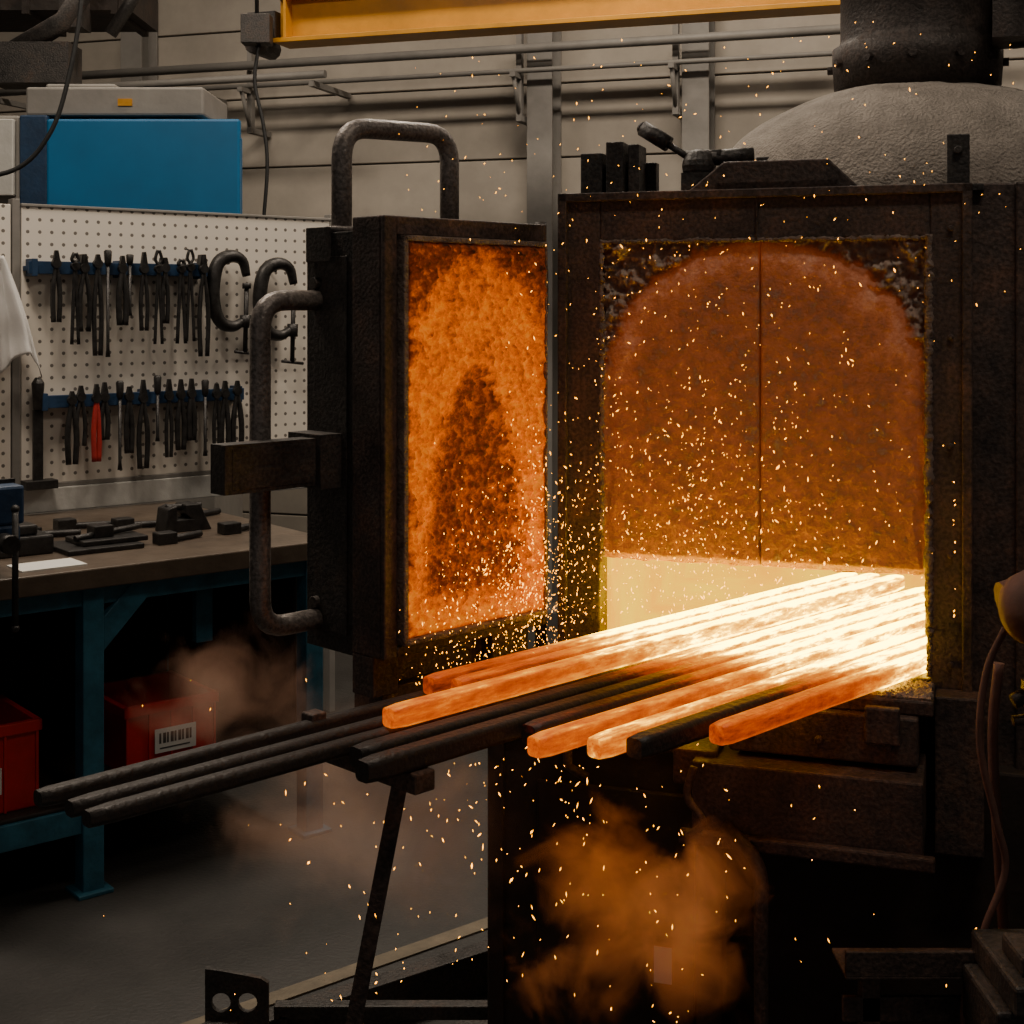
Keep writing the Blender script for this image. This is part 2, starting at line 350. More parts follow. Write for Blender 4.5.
def leaf(name,a,b):
    nx,nz=100,180; zl,zh=1.105,zt+.004
    bm=bmesh.new(); V=[]; tone=[]
    for j in range(nz+1):
        row=[]
        for i in range(nx+1):
            s=a+(b-a)*i/nx; z=zl+(zh-zl)*j/nz
            cx=.392; hw=.302; zs=1.46; hh=.268
            if z<zs: d=1-abs(s-cx)/hw
            else: d=1-math.sqrt(((s-cx)/hw)**2+((z-zs)/hh)**2)
            nn=noise.fractal(Vector((s*14,z*14,3)),.6,2.,5); n2=noise.fractal(Vector((s*55,z*55,9)),.6,2.,4)
            dd=d+.045*nn
            out=1-sst(-.06,.03,dd)
            top=sst(1.40,1.55,z)
            y=.012+.010*out*top + (.018*nn+.018*n2)*out*top + .0016*n2+.0015*nn
            y+=.006*sst(.06,.0,dd)*(1-out)
            if j<4: y+= .004*(4-j)
            se=abs(s-.3915)
            y+=.006*(1-sst(0,.006,se))
            rag=.006*noise.noise(Vector((s*40,0,1))) if j==0 else 0
            row.append(bm.verts.new((s,y,z+rag))); 
            hgt=(z-1.105)/.63
            rim=math.exp(-((dd-.08)/.12)**2)
            inner=sst(.05,.35,dd)
            t=.46+.32*rim*(.30+.70*top)+.06*inner*(1-.6*hgt)-.34*out*top-.08*nn
            if z<1.45: t-= .06*out
            t+=.14*n2-.10*(1-sst(0,.006,se))
            tone.append(max(0.02,min(1,t)))
        V.append(row)
    for j in range(nz):
        for i in range(nx):
            f=bm.faces.new((V[j][i],V[j][i+1],V[j+1][i+1],V[j+1][i])); f.smooth=True
    B=[bm.verts.new(p) for p in ((a,.06,zl),(b,.06,zl),(b,.06,zh),(a,.06,zh))]
    tone+= [.3]*4
    bm.faces.new(B)
    bm.faces.new([V[0][i] for i in range(nx+1)][::-1]+[B[0],B[1]])
    bm.faces.new([V[nz][i] for i in range(nx+1)]+[B[2],B[3]])
    bm.faces.new([V[j][0] for j in range(nz+1)]+[B[3],B[0]])
    bm.faces.new([V[j][nx] for j in range(nz+1)][::-1]+[B[1],B[2]])
    o=add(name,bm,M_curt,F)
    at=o.data.attributes.new('tone','FLOAT','POINT'); at.data.foreach_set('value',tone)
leaf('arch_panel_left',s0,.3898); leaf('arch_panel_right',.3932,s1)

bm=bmesh.new()
bbox(bm,(.30,-.13,.885),(.715,0,.912)); bbox(bm,(.36,-.15,.80),(.69,-.005,.885)); bbox(bm,(.60,-.17,.84),(.66,-.15,.905))
bbox(bm,(-.02,-.03,.80),(.36,0,.86)); bbox(bm,(.715,-.06,.62),(.80,0,.905))
for s in (.40,.52,.64): bmesh.ops.create_cone(bm,cap_ends=True,segments=6,radius1=.009,radius2=.009,depth=.012,matrix=Matrix.Translation((s,-.155,.835))@Matrix.Rotation(math.pi/2,4,'X'))
add('sill_shelf',bm,M_rust,F,bevel=.004)
bm=bmesh.new()
bbox(bm,(.30,-.20,.66),(.70,-.02,.79)); bbox(bm,(.26,-.17,.735),(.34,-.02,.80)); bbox(bm,(.28,-.22,.645),(.72,-.2,.67))
add('front_beam',bm,M_rust,F,bevel=.004)
bm=bmesh.new()
bbox(bm,(-.15,0.0,.02),(1.10,.95,.76)); bbox(bm,(-.155,-.012,.0),(-.12,.0,.77)); bbox(bm,(-.15,-.012,.735),(.3,0,.77)); bbox(bm,(-.05,-.01,.1),(.27,0,.66)); 
bbox(bm,(.28,-.05,.0),(.33,0,.66)); bbox(bm,(.90,-.03,.0),(.95,0,.7)); bbox(bm,(-.2,-.05,0),(1.12,.97,.03))
bbox(bm,(.04,.06,.76),(1.08,.92,.79))
add('pedestal',bm,M_soot,F,bevel=.005)
bm=bmesh.new(); tube(bm,rounded([(.36,-.2,.68),(.43,-.24,.64),(.43,-.24,.30),(.36,-.02,.26)],.05),.013)
tube(bm,smooth_path([(.31,-.23,.79),(.30,-.24,.74),(.33,-.25,.70),(.30,-.25,.67)]),.007)
tube(bm,[(.02,-.03,.77),(.02,-.03,.70),(.06,-.03,.68)],.01)
add('front_hand_rail',bm,M_rust,F)
box('inspection_tag',(.19,-.013,.29),(.225,-.0105,.36),M_label,F,bevel=0)
bm=bmesh.new(); bbox(bm,(.45,-.125,.912),(.71,-.02,.916))
for i in range(320):
    s=random.uniform(.50,.71); v=-random.uniform(.0,.120); h=random.uniform(.002,.009)
    bmesh.ops.create_icosphere(bm,subdivisions=1,radius=h,matrix=Matrix.Translation((s,v,.913)))
add('scale_debris',bm,M_crust,F)

bm=bmesh.new(); prism(bm,[(.235,1.82),(.59,1.82),(.52,1.888),(.32,1.888)],.02,.035)
prism(bm,[(.235,1.82),(.59,1.82),(.52,1.888),(.32,1.888)],.17,.185); bbox(bm,(.32,.035,1.87),(.52,.17,1.884)); bbox(bm,(.3,.02,1.82),(.54,.19,1.85))
add('damper_housing',bm,M_rust,F,bevel=.003)
bm=bmesh.new(); bbox(bm,(.03,.03,1.82),(.075,.10,1.915)); bbox(bm,(.085,.02,1.82),(.12,.10,1.935)); bbox(bm,(.128,.03,1.82),(.15,.1,1.93)); bbox(bm,(.03,.10,1.82),(.17,.13,1.90))
bbox(bm,(.735,.02,1.82),(.775,.07,1.925)); bbox(bm,(.70,.03,1.82),(.80,.2,1.834))
bmesh.ops.create_cone(bm,cap_ends=True,segments=12,radius1=.008,radius2=.008,depth=.01,matrix=Matrix.Translation((.755,.016,1.895))@Matrix.Rotation(math.pi/2,4,'X'))
bbox(bm,(.35,.25,1.82),(.42,.32,1.92)); tube(bm,[(.4,.3,1.9),(.5,.3,1.9)],.02)
add('top_brackets',bm,M_black,F,bevel=.003)
bm=bmesh.new(); tube(bm,[(.15,.06,1.965),(.205,.06,1.93)],[.016,.016],12); tube(bm,[(.15,.06,1.965),(.143,.06,1.969)],[.016,.008],12)
tube(bm,[(.20,.06,1.933),(.255,.06,1.895)],.007); bmesh.ops.create_uvsphere(bm,u_segments=16,v_segments=10,radius=.034,matrix=Matrix.Translation((.265,.06,1.885)))
bbox(bm,(.235,.03,1.82),(.29,.09,1.87)); bbox(bm,(.225,.02,1.82),(.31,.1,1.832)); tube(bm,[(.24,.06,1.905),(.31,.06,1.905)],.012); tube(bm,[(.29,.06,1.9),(.37,.08,1.905)],.016)
add('damper_lever',bm,M_black,F,smooth=False)
bm=bmesh.new(); prof=[(.47,1.82),(.47,1.84)]
for k in range(1,15):
    a=k/14*math.radians(74); prof.append((.02+.45*math.cos(a), 1.84+.265*math.sin(a)))
lathe(bm,prof,(.66,.60),64)
for v in bm.verts:
    nn=noise.fractal(v.co*9,.6,2.,4); v.co+=Vector((.004*nn,.004*nn,.006*nn))
add('dome_hood',bm,M_dome,F)
bm=bmesh.new(); lathe(bm,[(.175,2.06),(.175,2.10),(.182,2.10),(.186,2.16),(.186,2.19),(.172,2.195),(.168,2.21),(.168,2.40),(.2,2.4),(.2,2.425),(.168,2.425),(.168,5.0)],(.66,.60),48)
for k in range(12):
    a=k*math.pi/6; bmesh.ops.create_cone(bm,cap_ends=True,segments=6,radius1=.01,radius2=.01,depth=.02,matrix=Matrix.Translation((.66+.187*math.cos(a),.6+.187*math.sin(a),2.15))@Matrix.Rotation(a,4,'Z')@Matrix.Rotation(math.pi/2,4,'Y'))
tube(bm,[(.86,.5,2.19),(1.0,.45,2.19),(1.15,.45,2.25)],.03); bbox(bm,(.82,.4,2.17),(.92,.55,2.28))
tube(bm,smooth_path([(.86,.40,2.4),(.90,.34,2.22),(.93,.34,2.13),(1.02,.36,2.05)]),.007)
add('flue',bm,M_flue,F)

# ------------------------------------------------------------ furnace door
D=group('furnace_door',DOOR)
zl,zh=.974,1.770
bm=bmesh.new(); 
bbox(bm,(0,0,zl),(.42,.08,zh)); bbox(bm,(0,-.012,zl),(.030,0,zh)); bbox(bm,(.408,-.012,zl),(.42,0,zh)); bbox(bm,(.03,-.012,1.735),(.408,0,zh)); bbox(bm,(.03,-.012,zl),(.408,0,.992))
add('door_slab',bm,M_rust,D,bevel=.003)
bm=bmesh.new(); bbox(bm,(.006,.08,.965),(.40,.225,1.745)); bbox(bm,(.003,.10,1.0),(.006,.2,1.7)); 
for z in (1.05,1.35,1.65): bmesh.ops.create_cone(bm,cap_ends=True,segments=12,radius1=.012,radius2=.012,depth=.014,matrix=Matrix.Translation((.0,.19,z))@Matrix.Rotation(math.pi/2,4,'Y'))
bbox(bm,(-.008,.15,1.69),(.02,.21,1.755))
add('door_back_box',bm,M_black,D,bevel=.004)
nx,nz=130,240; a,b=.045,.405; c,d=1.005,1.725
bm=bmesh.new(); V=[]; tone=[]
for j in range(nz+1):
    row=[]
    for i in range(nx+1):
        x=a+(b-a)*i/nx; z=c+(d-c)*j/nz
        nn=noise.fractal(Vector((x*22,z*22,5)),.55,2.,6); n2=noise.fractal(Vector((x*80,z*80,1)),.5,2.,5)
        warp=.014*nn
        if z>1.10: tt=min(1,(z-1.10)/.40); hw=.145*math.sqrt(max(0,1-tt**1.8))
        else: hw=.145
        e=(abs(x-.222)+warp)-hw; zz=sst(1.03,1.10,z+warp)
        hollow=(1-sst(-.05,.012,e))*zz if z<1.5+warp else 0
        edge=min(x-a,b-x,z-c,d-z)
        if z<1.46: d2=1-abs(x-.225)/.172
        else: d2=1-math.sqrt(((x-.225)/.172)**2+((z-1.46)/.245)**2)
        arch=sst(-.08,.1,d2+nn*.06)
        y=-.030+.010*arch+.012*hollow+(.006*nn+.006*n2)*(1 if edge>.006 else .2)
        y+=.008*(1-sst(0,.012,edge))
        row.append(bm.verts.new((x,y,z)))
        t=.57+.12*(1-hollow)*arch-.20*hollow-.14*(1-arch)*sst(1.5,1.7,z)+.12*nn+.22*n2
        t+=.04*(1-sst(1.04,1.10,z))+ .08*sst(1.55,1.2,z)*(1-hollow)
        t-=.18*sst(1.58,1.72,z)
        t-=.35*(1-sst(0,.008,edge))
        tone.append(max(0.02,min(1,t)))
    V.append(row)
for j in range(nz):
    for i in range(nx):
        f=bm.faces.new((V[j][i],V[j][i+1],V[j+1][i+1],V[j+1][i])); f.smooth=True
o=add('refractory_panel',bm,M_panel,D)
o.data.attributes.new('tone','FLOAT','POINT').data.foreach_set('value',tone)
bm=bmesh.new(); 
bbox(bm,(a-.010,-.026,c-.010),(a+.001,0.002,d+.010)); bbox(bm,(b-.001,-.026,c-.010),(b+.004,0.002,d+.010)); bbox(bm,(a-.010,-.026,c-.010),(b+.004,0.002,c+.001)); bbox(bm,(a-.010,-.026,d-.001),(b+.004,0.002,d+.010))
add('panel_tray',bm,M_crust,D,bevel=.003)
bm=bmesh.new()
tube(bm,rounded([(.035,.155,1.70),(.035,.155,1.945),(.31,.155,1.955),(.31,.155,1.70)],.06),.0195,14)
tube(bm,[(.035,.155,1.745),(.035,.155,1.757)],.03,14)
add('top_handle',bm,M_pipe,D)
bm=bmesh.new()
tube(bm,rounded([(.02,.19,1.618),(-.125,.19,1.618),(-.125,.19,1.018),(.02,.19,1.018)],.055),.0195,14)
add('side_handle',bm,M_pipe,D)
bm=bmesh.new(); bbox(bm,(-.24,.13,1.278),(-.01,.175,1.365)); bbox(bm,(-.045,.115,1.272),(.01,.215,1.372)); bbox(bm,(-.225,.129,1.285),(-.05,.13,1.358))
add('latch_bar',bm,M_black,D,bevel=.004)
bm=bmesh.new()
for z in (1.10,1.64):
    bbox(bm,(.40,.02,z-.035),(.455,.07,z+.035)); tube(bm,[(.462,.045,z-.045),(.462,.045,z+.045)],.016)
add('hinges',bm,M_black,D,bevel=.003)
bm=bmesh.new(); tube(bm,[(.462,.045,.0),(.462,.045,1.78)],.012); add('hinge_pin',bm,M_black,D)
bm=bmesh.new(); bbox(bm,(-.0,.02,.90),(.06,.08,.974)); bbox(bm,(.03,.03,.865),(.44,.07,.91)); bbox(bm,(.30,.02,.89),(.40,.08,.974)); bbox(bm,(.10,.11,.80),(.20,.2,.965)); bbox(bm,(.05,.05,.91),(.30,.055,.974))
add('door_carrier',bm,M_rust,D,bevel=.003)

# ------------------------------------------------------------ bars
def bar(name,c,X0,zc,w,h,tip,dstart,dend=.02,length=.8,X1=None,hmax=1.03):
    s=(2.7-c)/1.262; Xf=(2*(.1+.95*s)+c)/1.4142; X1=X1 or Xf+length
    Y=c/1.4142; n=60; bm=bmesh.new(); r=.008; heat=[]
    prof=[]
    for sx,sz in ((1,1),(-1,1),(-1,-1),(1,-1)):
        cx,cz=sx*(w/2-r),sz*(h/2-r); base={(1,1):0,(-1,1):90,(-1,-1):180,(1,-1):270}[(sx,sz)]
        for k in range(4):
            an=math.radians(base+k*30); prof.append((cx+r*math.cos(an),cz+r*math.sin(an)))
    rings=[]
    for i in range(n+1):
        X=X0+(X1-X0)*i/n; sh=1 if 0<i<n else .88
        jx=.0008*noise.noise(Vector((X*9,c*40,0)))
        rings.append([bm.verts.new((X,Y+p[0]*sh+jx,zc+p[1]*sh)) for p in prof])
        dd=X-Xf
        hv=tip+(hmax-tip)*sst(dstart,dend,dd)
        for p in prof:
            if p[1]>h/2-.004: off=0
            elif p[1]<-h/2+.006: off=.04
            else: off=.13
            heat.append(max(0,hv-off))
    m=len(prof)
    for i in range(n):
        for k in range(m):
            f=bm.faces.new((rings[i][k],rings[i][(k+1)%m],rings[i+1][(k+1)%m],rings[i+1][k])); f.smooth=(k%4!=3)
    bm.faces.new(rings[0][::-1]); bm.faces.new(rings[-1])
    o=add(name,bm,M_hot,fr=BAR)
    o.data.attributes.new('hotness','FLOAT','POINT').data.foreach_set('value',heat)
W=.034
zl_=.9380; zu=.9630
bar('steel_bar',2.512,1.577,zu,W,W,.58,-.42)
bar('steel_bar',2.447,1.600,zu,W,W,.62,-.40)
bar('steel_bar',2.378,1.409,zu,W,W,.74,-.50)
bar('steel_bar',2.300,1.300,zl_,W,W,.03,-.52)
bar('steel_bar',2.222,1.267,zl_,W,W,.03,-.46)
bar('steel_bar',2.156,1.56,zl_,W,W,.25,-.46)
bar('steel_bar',2.085,1.522,zl_,W,W,.74,-.38)
bar('steel_bar',1.990,1.583,zl_,W,W,.84,-.40)
bar('steel_bar',1.930,1.625,zl_,W,W,.12,-.50)
bar('steel_bar',1.862,1.768,zl_,W,W,.64,-.34)
bar('charging_rail',2.557,.893,.933,.028,.024,0,-.4,X1=2.05,hmax=.35)
bar('charging_rail',2.463,.905,.933,.028,.024,0,-.35)
bar('charging_rail',2.392,.903,.933,.028,.024,0,-.35)

g=group('bar_support_post',BAR)
bm=bmesh.new(); 
bbox(bm,(1.345,1.545,.890),(1.385,1.83,.921)); bbox(bm,(1.35,1.80,.921),(1.38,1.83,.955)); bbox(bm,(1.38,1.69,.893),(2.10,1.72,.919))
add('cross_bar',bm,M_rust,g,bevel=.003)
bm=bmesh.new()
def strut(bm,p,q,w):
    p=Vector(p);q=Vector(q); t=(q-p).normalized(); a=t.cross(Vector((.7,.7,0))).normalized(); b=t.cross(a)
    vs=[bm.verts.new(e+a*i*w+b*j*w) for e in (p,q) for i,j in ((-1,-1),(1,-1),(1,1),(-1,1))]
    bm.faces.new(vs[:4][::-1]); bm.faces.new(vs[4:])
    for k in range(4): bm.faces.new((vs[k],vs[(k+1)%4],vs[4+(k+1)%4],vs[4+k]))
strut(bm,(1.365,1.60,.90),(1.24,1.72,0.0),.012); bbox(bm,(1.18,1.66,0),(1.30,1.78,.012))
add('post',bm,M_rust,g)

# ------------------------------------------------------------ workbench + pegboard
Bn=group('workbench',BEN)
bm=bmesh.new(); bbox(bm,(-1.6,0,.845),(1.02,1.10,.90)); add('bench_top',bm,M_wood,Bn,bevel=.004)
bm=bmesh.new()
for x in (-1.3,.24,.94):
    for y in (.04,1.0): bbox(bm,(x,y,0),(x+.06,y+.06,.845)); bbox(bm,(x-.02,y-.02,0),(x+.08,y+.08,.012))
prism(bm,[(.30,.66),(.30,.755),(.39,.845),(.48,.845)],.045,.075)
bbox(bm,(-1.3,.05,.17),(.24,.09,.24)); bbox(bm,(-1.3,1.0,.17),(.97,1.04,.24)); bbox(bm,(.25,.06,.17),(.29,1.04,.23)); bbox(bm,(.95,.06,.17),(.99,1.04,.23))
bbox(bm,(-1.5,.05,.79),(1.0,.08,.845)); bbox(bm,(.655,.2,.6),(.71,.23,.845)); 
add('frame',bm,M_bluel,Bn,bevel=.003)
box('lower_shelf',(-1.4,.06,.24),(.99,1.02,.252),M_soot,Bn)
box('back_panel',(-1.55,1.06,.0),(1.02,1.08,.845),M_soot,Bn)
box('end_panel',(.945,.12,.25),(.955,1.0,.845),M_soot,Bn)
P=group('pegboard',BEN)
for nm,x0,x1 in (('board_left',-1.3,.425),('board_right',.462,1.705)):
    box(nm,(x0,1.12,1.0),(x1,1.135,1.96),M_peg,P,bevel=.002)
bm=bmesh.new(); 
for x in (-1.32,.43,1.69): bbox(bm,(x,1.118,0),(x+.026,1.16,1.98))
bbox(bm,(-1.3,1.135,.9),(1.7,1.16,1.0)); bbox(bm,(.46,1.112,.985),(1.705,1.14,1.0)); bbox(bm,(.46,1.115,1.955),(1.705,1.14,1.965))
add('posts',bm,M_grey,P,bevel=.002)
box('splash_board',(-1.3,1.105,.902),(1.70,1.13,.985),M_white,P)

def pliers(bm,x,z,L,sp,jaw,mi=0,kind=0,k=1.3):
    y=1.085
    if kind==0:
        prism(bm,[(x-.014,z),(x-.005,z+jaw),(x-.0005,z+jaw),(x-.0005,z)],y-.007,y+.007,mi=0)
        prism(bm,[(x+.0005,z),(x+.0005,z+jaw),(x+.005,z+jaw),(x+.014,z)],y-.007,y+.007,mi=0)
        bmesh.ops.create_cone(bm,cap_ends=True,segments=16,radius1=.016,radius2=.016,depth=.018,matrix=Matrix.Translation((x,y,z))@Matrix.Rotation(math.pi/2,4,'X'))
        for sg in (-1,1):
            pts=smooth_path([(x,y,z),(x+sg*sp*.7,y,z-L*.3),(x+sg*sp,y,z-L*.6),(x+sg*sp*.75,y,z-L)],5)
            tube(bm,pts,[k*(.004+.002*min(1,i/6)) for i in range(len(pts))],8,mi=mi)
    elif kind==1:
        for sg in (-1,1):
            tube(bm,smooth_path([(x+sg*.003,y,z+jaw),(x+sg*.012,y,z+jaw*.5),(x,y,z),(x-sg*sp*.6,y,z-L*.5),(x-sg*sp,y,z-L)],5),.0045*k,8,mi=mi)
        bmesh.ops.create_cone(bm,cap_ends=True,segments=12,radius1=.015,radius2=.015,depth=.02,matrix=Matrix.Translation((x,y,z))@Matrix.Rotation(math.pi/2,4,'X'))
    else:
        tube(bm,[(x,y,z+jaw),(x,y,z+jaw*.9),(x,y,z+.01),(x,y,z)],[.009,.014,.012,.008],10,mi=mi)
        tube(bm,[(x,y,z),(x,y,z-L*.9),(x,y,z-L)],[.006,.006,.009],8,mi=0)
def rack(name,x0,x1,z,n,Ls,redset=()):
    g=group(name,BEN)
    bm=bmesh.new(); bbox(bm,(x0,1.06,z-.022),(x1,1.075,z+.022)); bbox(bm,(x0,1.075,z-.012),(x1,1.12,z+.006))
    for x in (x0+.02,(x0+x1)/2,x1-.02): bbox(bm,(x-.01,1.055,z-.03),(x+.01,1.12,z+.03))
    add('rail',bm,M_blued,g,bevel=.002)
    bm=bmesh.new()
    for i in range(n):
        x=x0+.10+(x1-x0-.14)*i/(n-1)+random.uniform(-.014,.014)
        L=random.choice(Ls); kd=random.choice((0,0,0,1,2))
        if i in redset: kd=0
        bb=len(bm.verts)
        pliers(bm,x,z+random.uniform(.0,.02),L,random.uniform(.010,.018),random.uniform(.03,.07),1 if i in redset else 0,kd,random.uniform(1.2,1.9))
        bm.verts.ensure_lookup_table()
        for v in bm.verts[bb:]: v.co.y-=.045
    add('tools',bm,[M_tool,M_toolr],g)
rack('pliers_rack',.465,1.13,1.745,13,(.18,.22,.27,.32,.2))
rack('tongs_rack',.50,1.28,1.285,15,(.15,.2,.25,.22,.17),(2,))
bm=bmesh.new(); tube(bm,[(.50,1.07,1.37),(.50,1.07,1.35),(.50,1.07,1.26)],[.01,.022,.016],10); bbox(bm,(.483,1.065,1.0),(.517,1.078,1.26)); bbox(bm,(.45,1.04,.99),(.56,1.10,1.02))
add('hanging_file',bm,M_tool,fr=BEN,bevel=.002)
# heavy C clamps hung on the board: deep closed frame, screw, swivel pad, tommy bar
for x,z,s in ((1.23,1.67,1.05),(1.43,1.64,1.1)):
    bm=bmesh.new(); y=1.07
    pts=[(x+.062*s,y,z+.055*s),(x+.045*s,y,z+.11*s),(x,y,z+.125*s),(x-.05*s,y,z+.10*s),(x-.07*s,y,z+.03*s),(x-.068*s,y,z-.05*s),(x-.04*s,y,z-.11*s),(x+.01*s,y,z-.125*s),(x+.05*s,y,z-.105*s)]
    pts=smooth_path(pts,4); n=len(pts)
    tube(bm,pts,[.016+.012*math.sin(math.pi*i/(n-1)) for i in range(n)],8)
    tube(bm,[(x+.058*s,y,z-.085*s),(x+.056*s,y,z-.13*s)],.022,8)
    tube(bm,[(x+.062*s,y,z+.015*s),(x+.056*s,y,z-.22*s)],.009,8); tube(bm,[(x+.062*s,y,z+.03*s),(x+.062*s,y,z+.01*s)],.017,8)
    tube(bm,[(x+.015*s,y,z-.215*s),(x+.10*s,y,z-.225*s)],.006,8)
    tube(bm,[(x-.01,y,z+.10*s),(x-.01,1.12,z+.10*s)],.006,6)
    add('c_clamp',bm,M_tool,fr=BEN)
# white cloth draped from a peg at the left end of the board
bm=bmesh.new(); V=[]
for j in range(37):
    row=[]
    for i in range(41):
        u=i/40; t=j/36; wd=.09+.27*t**.8
        x=.335+(u-.62)*wd+.035*t
        z=1.78-(.28+.16*u**2-.07*math.sin(u*9)*t)*t
        fold=math.sin(u*19+1.5*t)+.5*math.sin(u*41+3*t)+.6*noise.noise(Vector((u*4,t*3,2)))
        y=1.03+.028*fold*(.25+.75*t)
        row.append(bm.verts.new((x,y,z)))
    V.append(row)
for j in range(36):
    for i in range(40):
        f=bm.faces.new((V[j][i],V[j][i+1],V[j+1][i+1],V[j+1][i])); f.smooth=True
tube(bm,[(.33,1.12,1.79),(.33,1.0,1.78)],.006)
o=add('hanging_towel',bm,M_cloth,fr=BEN); sd=o.modifiers.new('s','SOLIDIFY'); sd.thickness=.004

g=group('bench_vise',BEN)
bm=bmesh.new()
lathe(bm,[(.075,.90),(.075,.925),(.045,.94),(.045,.97),(.06,.985)],(-.03,.14),24)
bbox(bm,(-.085,.04,.98),(.025,.28,1.06)); bbox(bm,(-.10,.13,1.06),(.04,.20,1.15)); bbox(bm,(-.09,-.07,.985),(.03,.04,1.05)); bbox(bm,(-.10,-.07,1.05),(.04,.0,1.15))
add('body',bm,M_blued,g,bevel=.008)
bm=bmesh.new(); bbox(bm,(-.10,.0,1.10),(.04,.015,1.16)); bbox(bm,(-.10,.115,1.10),(.04,.13,1.16))
tube(bm,[(-.03,-.16,1.015),(-.03,.2,1.015)],.016); tube(bm,[(-.01,-.14,1.10),(-.01,-.14,.80)],.008); 
for z in (1.10,.80): bmesh.ops.create_uvsphere(bm,u_segments=12,v_segments=8,radius=.011,matrix=Matrix.Translation((-.01,-.14,z)))
tube(bm,[(-.03,-.17,1.015),(-.03,-.11,1.015)],.024)
add('jaws_and_screw',bm,M_tool,g)
bm=bmesh.new(); bbox(bm,(.10,.30,.90),(.26,.42,.955)); bbox(bm,(.13,.32,.955),(.22,.40,.985)); add('machinist_block',bm,M_tool,fr=BEN,bevel=.006)
bm=bmesh.new(); bbox(bm,(.27,.22,.90),(.50,.42,.915)); bbox(bm,(.33,.26,.915),(.53,.40,.93)); bbox(bm,(.38,.30,.93),(.44,.36,.965)); tube(bm,[(.32,.3,.935),(.55,.36,.945)],.01); add('steel_plate_stack',bm,M_tool,fr=BEN,bevel=.003)
bm=bmesh.new(); bbox(bm,(.08,.06,.90),(.26,.18,.904)); add('paper_sheet',bm,M_label,fr=BEN)
bm=bmesh.new(); prism(bm,[(.66,.90),(.82,.90),(.80,.94),(.78,.985),(.73,.985),(.73,.955),(.75,.94),(.70,.94),(.70,.985),(.67,.975)],.42,.50); tube(bm,[(.68,.46,.975),(.80,.46,.975)],.012); add('machine_clamp',bm,M_tool,fr=BEN,bevel=.004)
bm=bmesh.new()
for k,(x,y) in enumerate(((.58,.25),(.60,.60),(.82,.30),(.45,.70),(.85,.65),(.3,.6))):
    tube(bm,[(x,y,.912),(x+.14,y+.05*(-1)**k,.912)],.011); bbox(bm,(x-.03,y-.02,.90),(x+.03,y+.03,.935))
add('loose_bench_tools',bm,M_tool,fr=BEN,bevel=.003)

def crate(x0,x1,y0,y1,z0,z1):
    g=group('storage_crate',BEN)
    bm=bmesh.new(); t=.006; i=.012
    bbox(bm,(x0+i,y0+i,z0),(x1-i,y1-i,z0+t))
    for lo,hi in (((x0+i,y0+i),(x1-i,y0+i+t)),((x0+i,y1-i-t),(x1-i,y1-i)),((x0+i,y0+i),(x0+i+t,y1-i)),((x1-i-t,y0+i),(x1-i,y1-i))):
        bbox(bm,(lo[0],lo[1],z0),(hi[0],hi[1],z1))
    for lo,hi in (((x0,y0),(x1,y0+i)),((x0,y1-i),(x1,y1)),((x0,y0),(x0+i,y1)),((x1-i,y0),(x1,y1))):
        bbox(bm,(lo[0],lo[1],z1-.03),(hi[0],hi[1],z1)); 
    for k in range(5):
        x=x0+i+(x1-x0-2*i)*k/4; bbox(bm,(x-.004,y0+.004,z0),(x+.004,y0+i,z1-.03))
    add('shell',bm,M_red,g,bevel=.002)
    cx=(x0+x1)/2+.01
    box('label',(cx-.065,y0+.0015,z0+.055),(cx+.065,y0+.004,z0+.125),M_label,g,bevel=0)
    bm=bmesh.new()
    for k in range(9): 
        xx=cx-.052+k*.012; bbox(bm,(xx,y0+.0005,z0+.082),(xx+.006+.003*(k%2),y0+.0015,z0+.112))
    bbox(bm,(cx-.05,y0+.0005,z0+.066),(cx+.045,y0+.0015,z0+.070))
    add('label_print',bm,M_ink,g)
crate(.41,.71,.16,.48,.2525,.455)
crate(-.22,.150,.10,.42,.2525,.49)
bm=bmesh.new(); bbox(bm,(-1.1,.5,.2525),(-.3,.9,.6)); bbox(bm,(.2,.7,.2525),(.8,.95,.55)); add('stored_machine_housing',bm,M_soot,fr=BEN,bevel=.01)

g=group('blue_machine_cabinet')
box('base',(-2.35,5.9,0),(-1.25,6.5,1.93),M_grey,g)
box('blue_front',(-1.95,5.86,1.93),(-1.14,5.90,2.40),M_blue,g,bevel=.01)
box('blue_body',(-1.95,5.90,1.93),(-1.25,6.5,2.40),M_blue,g,bevel=.01)
box('blue_side',(-2.07,5.88,1.93),(-1.952,6.5,2.42),M_blued,g,bevel=.008)
bm=bmesh.new(); bbox(bm,(-2.05,5.9,2.42),(-1.30,6.4,2.54)); bbox(bm,(-2.35,5.9,1.93),(-2.075,6.3,2.42)); bbox(bm,(-2.0,6.0,2.54),(-1.7,6.3,2.57)); add('top_unit',bm,M_grey,g,bevel=.01)
box('tag',(-1.66,5.893,2.46),(-1.60,5.899,2.49),M_yellow,g,bevel=0)
bm=bmesh.new(); bbox(bm,(-2.2,5.86,2.08),(-2.09,5.9,2.40)); add('control_box',bm,M_white,g,bevel=.004)
bm=bmesh.new()
tube(bm,smooth_path([(-1.62,5.2,3.6),(-1.60,5.2,3.1),(-1.60,5.2,2.75),(-1.65,5.2,2.45),(-1.72,5.2,2.25),(-1.85,5.2,2.12),(-2.1,5.2,2.08)]),.009,8)
tube(bm,[(-1.62,5.2,3.6),(-1.62,5.2,5.0)],.009,8)
add('hanging_power_cable',bm,M_rubber)
g=group('hanging_junction_box')
box('case',(-1.30,6.7,2.88),(-1.16,6.8,3.02),M_black,g)
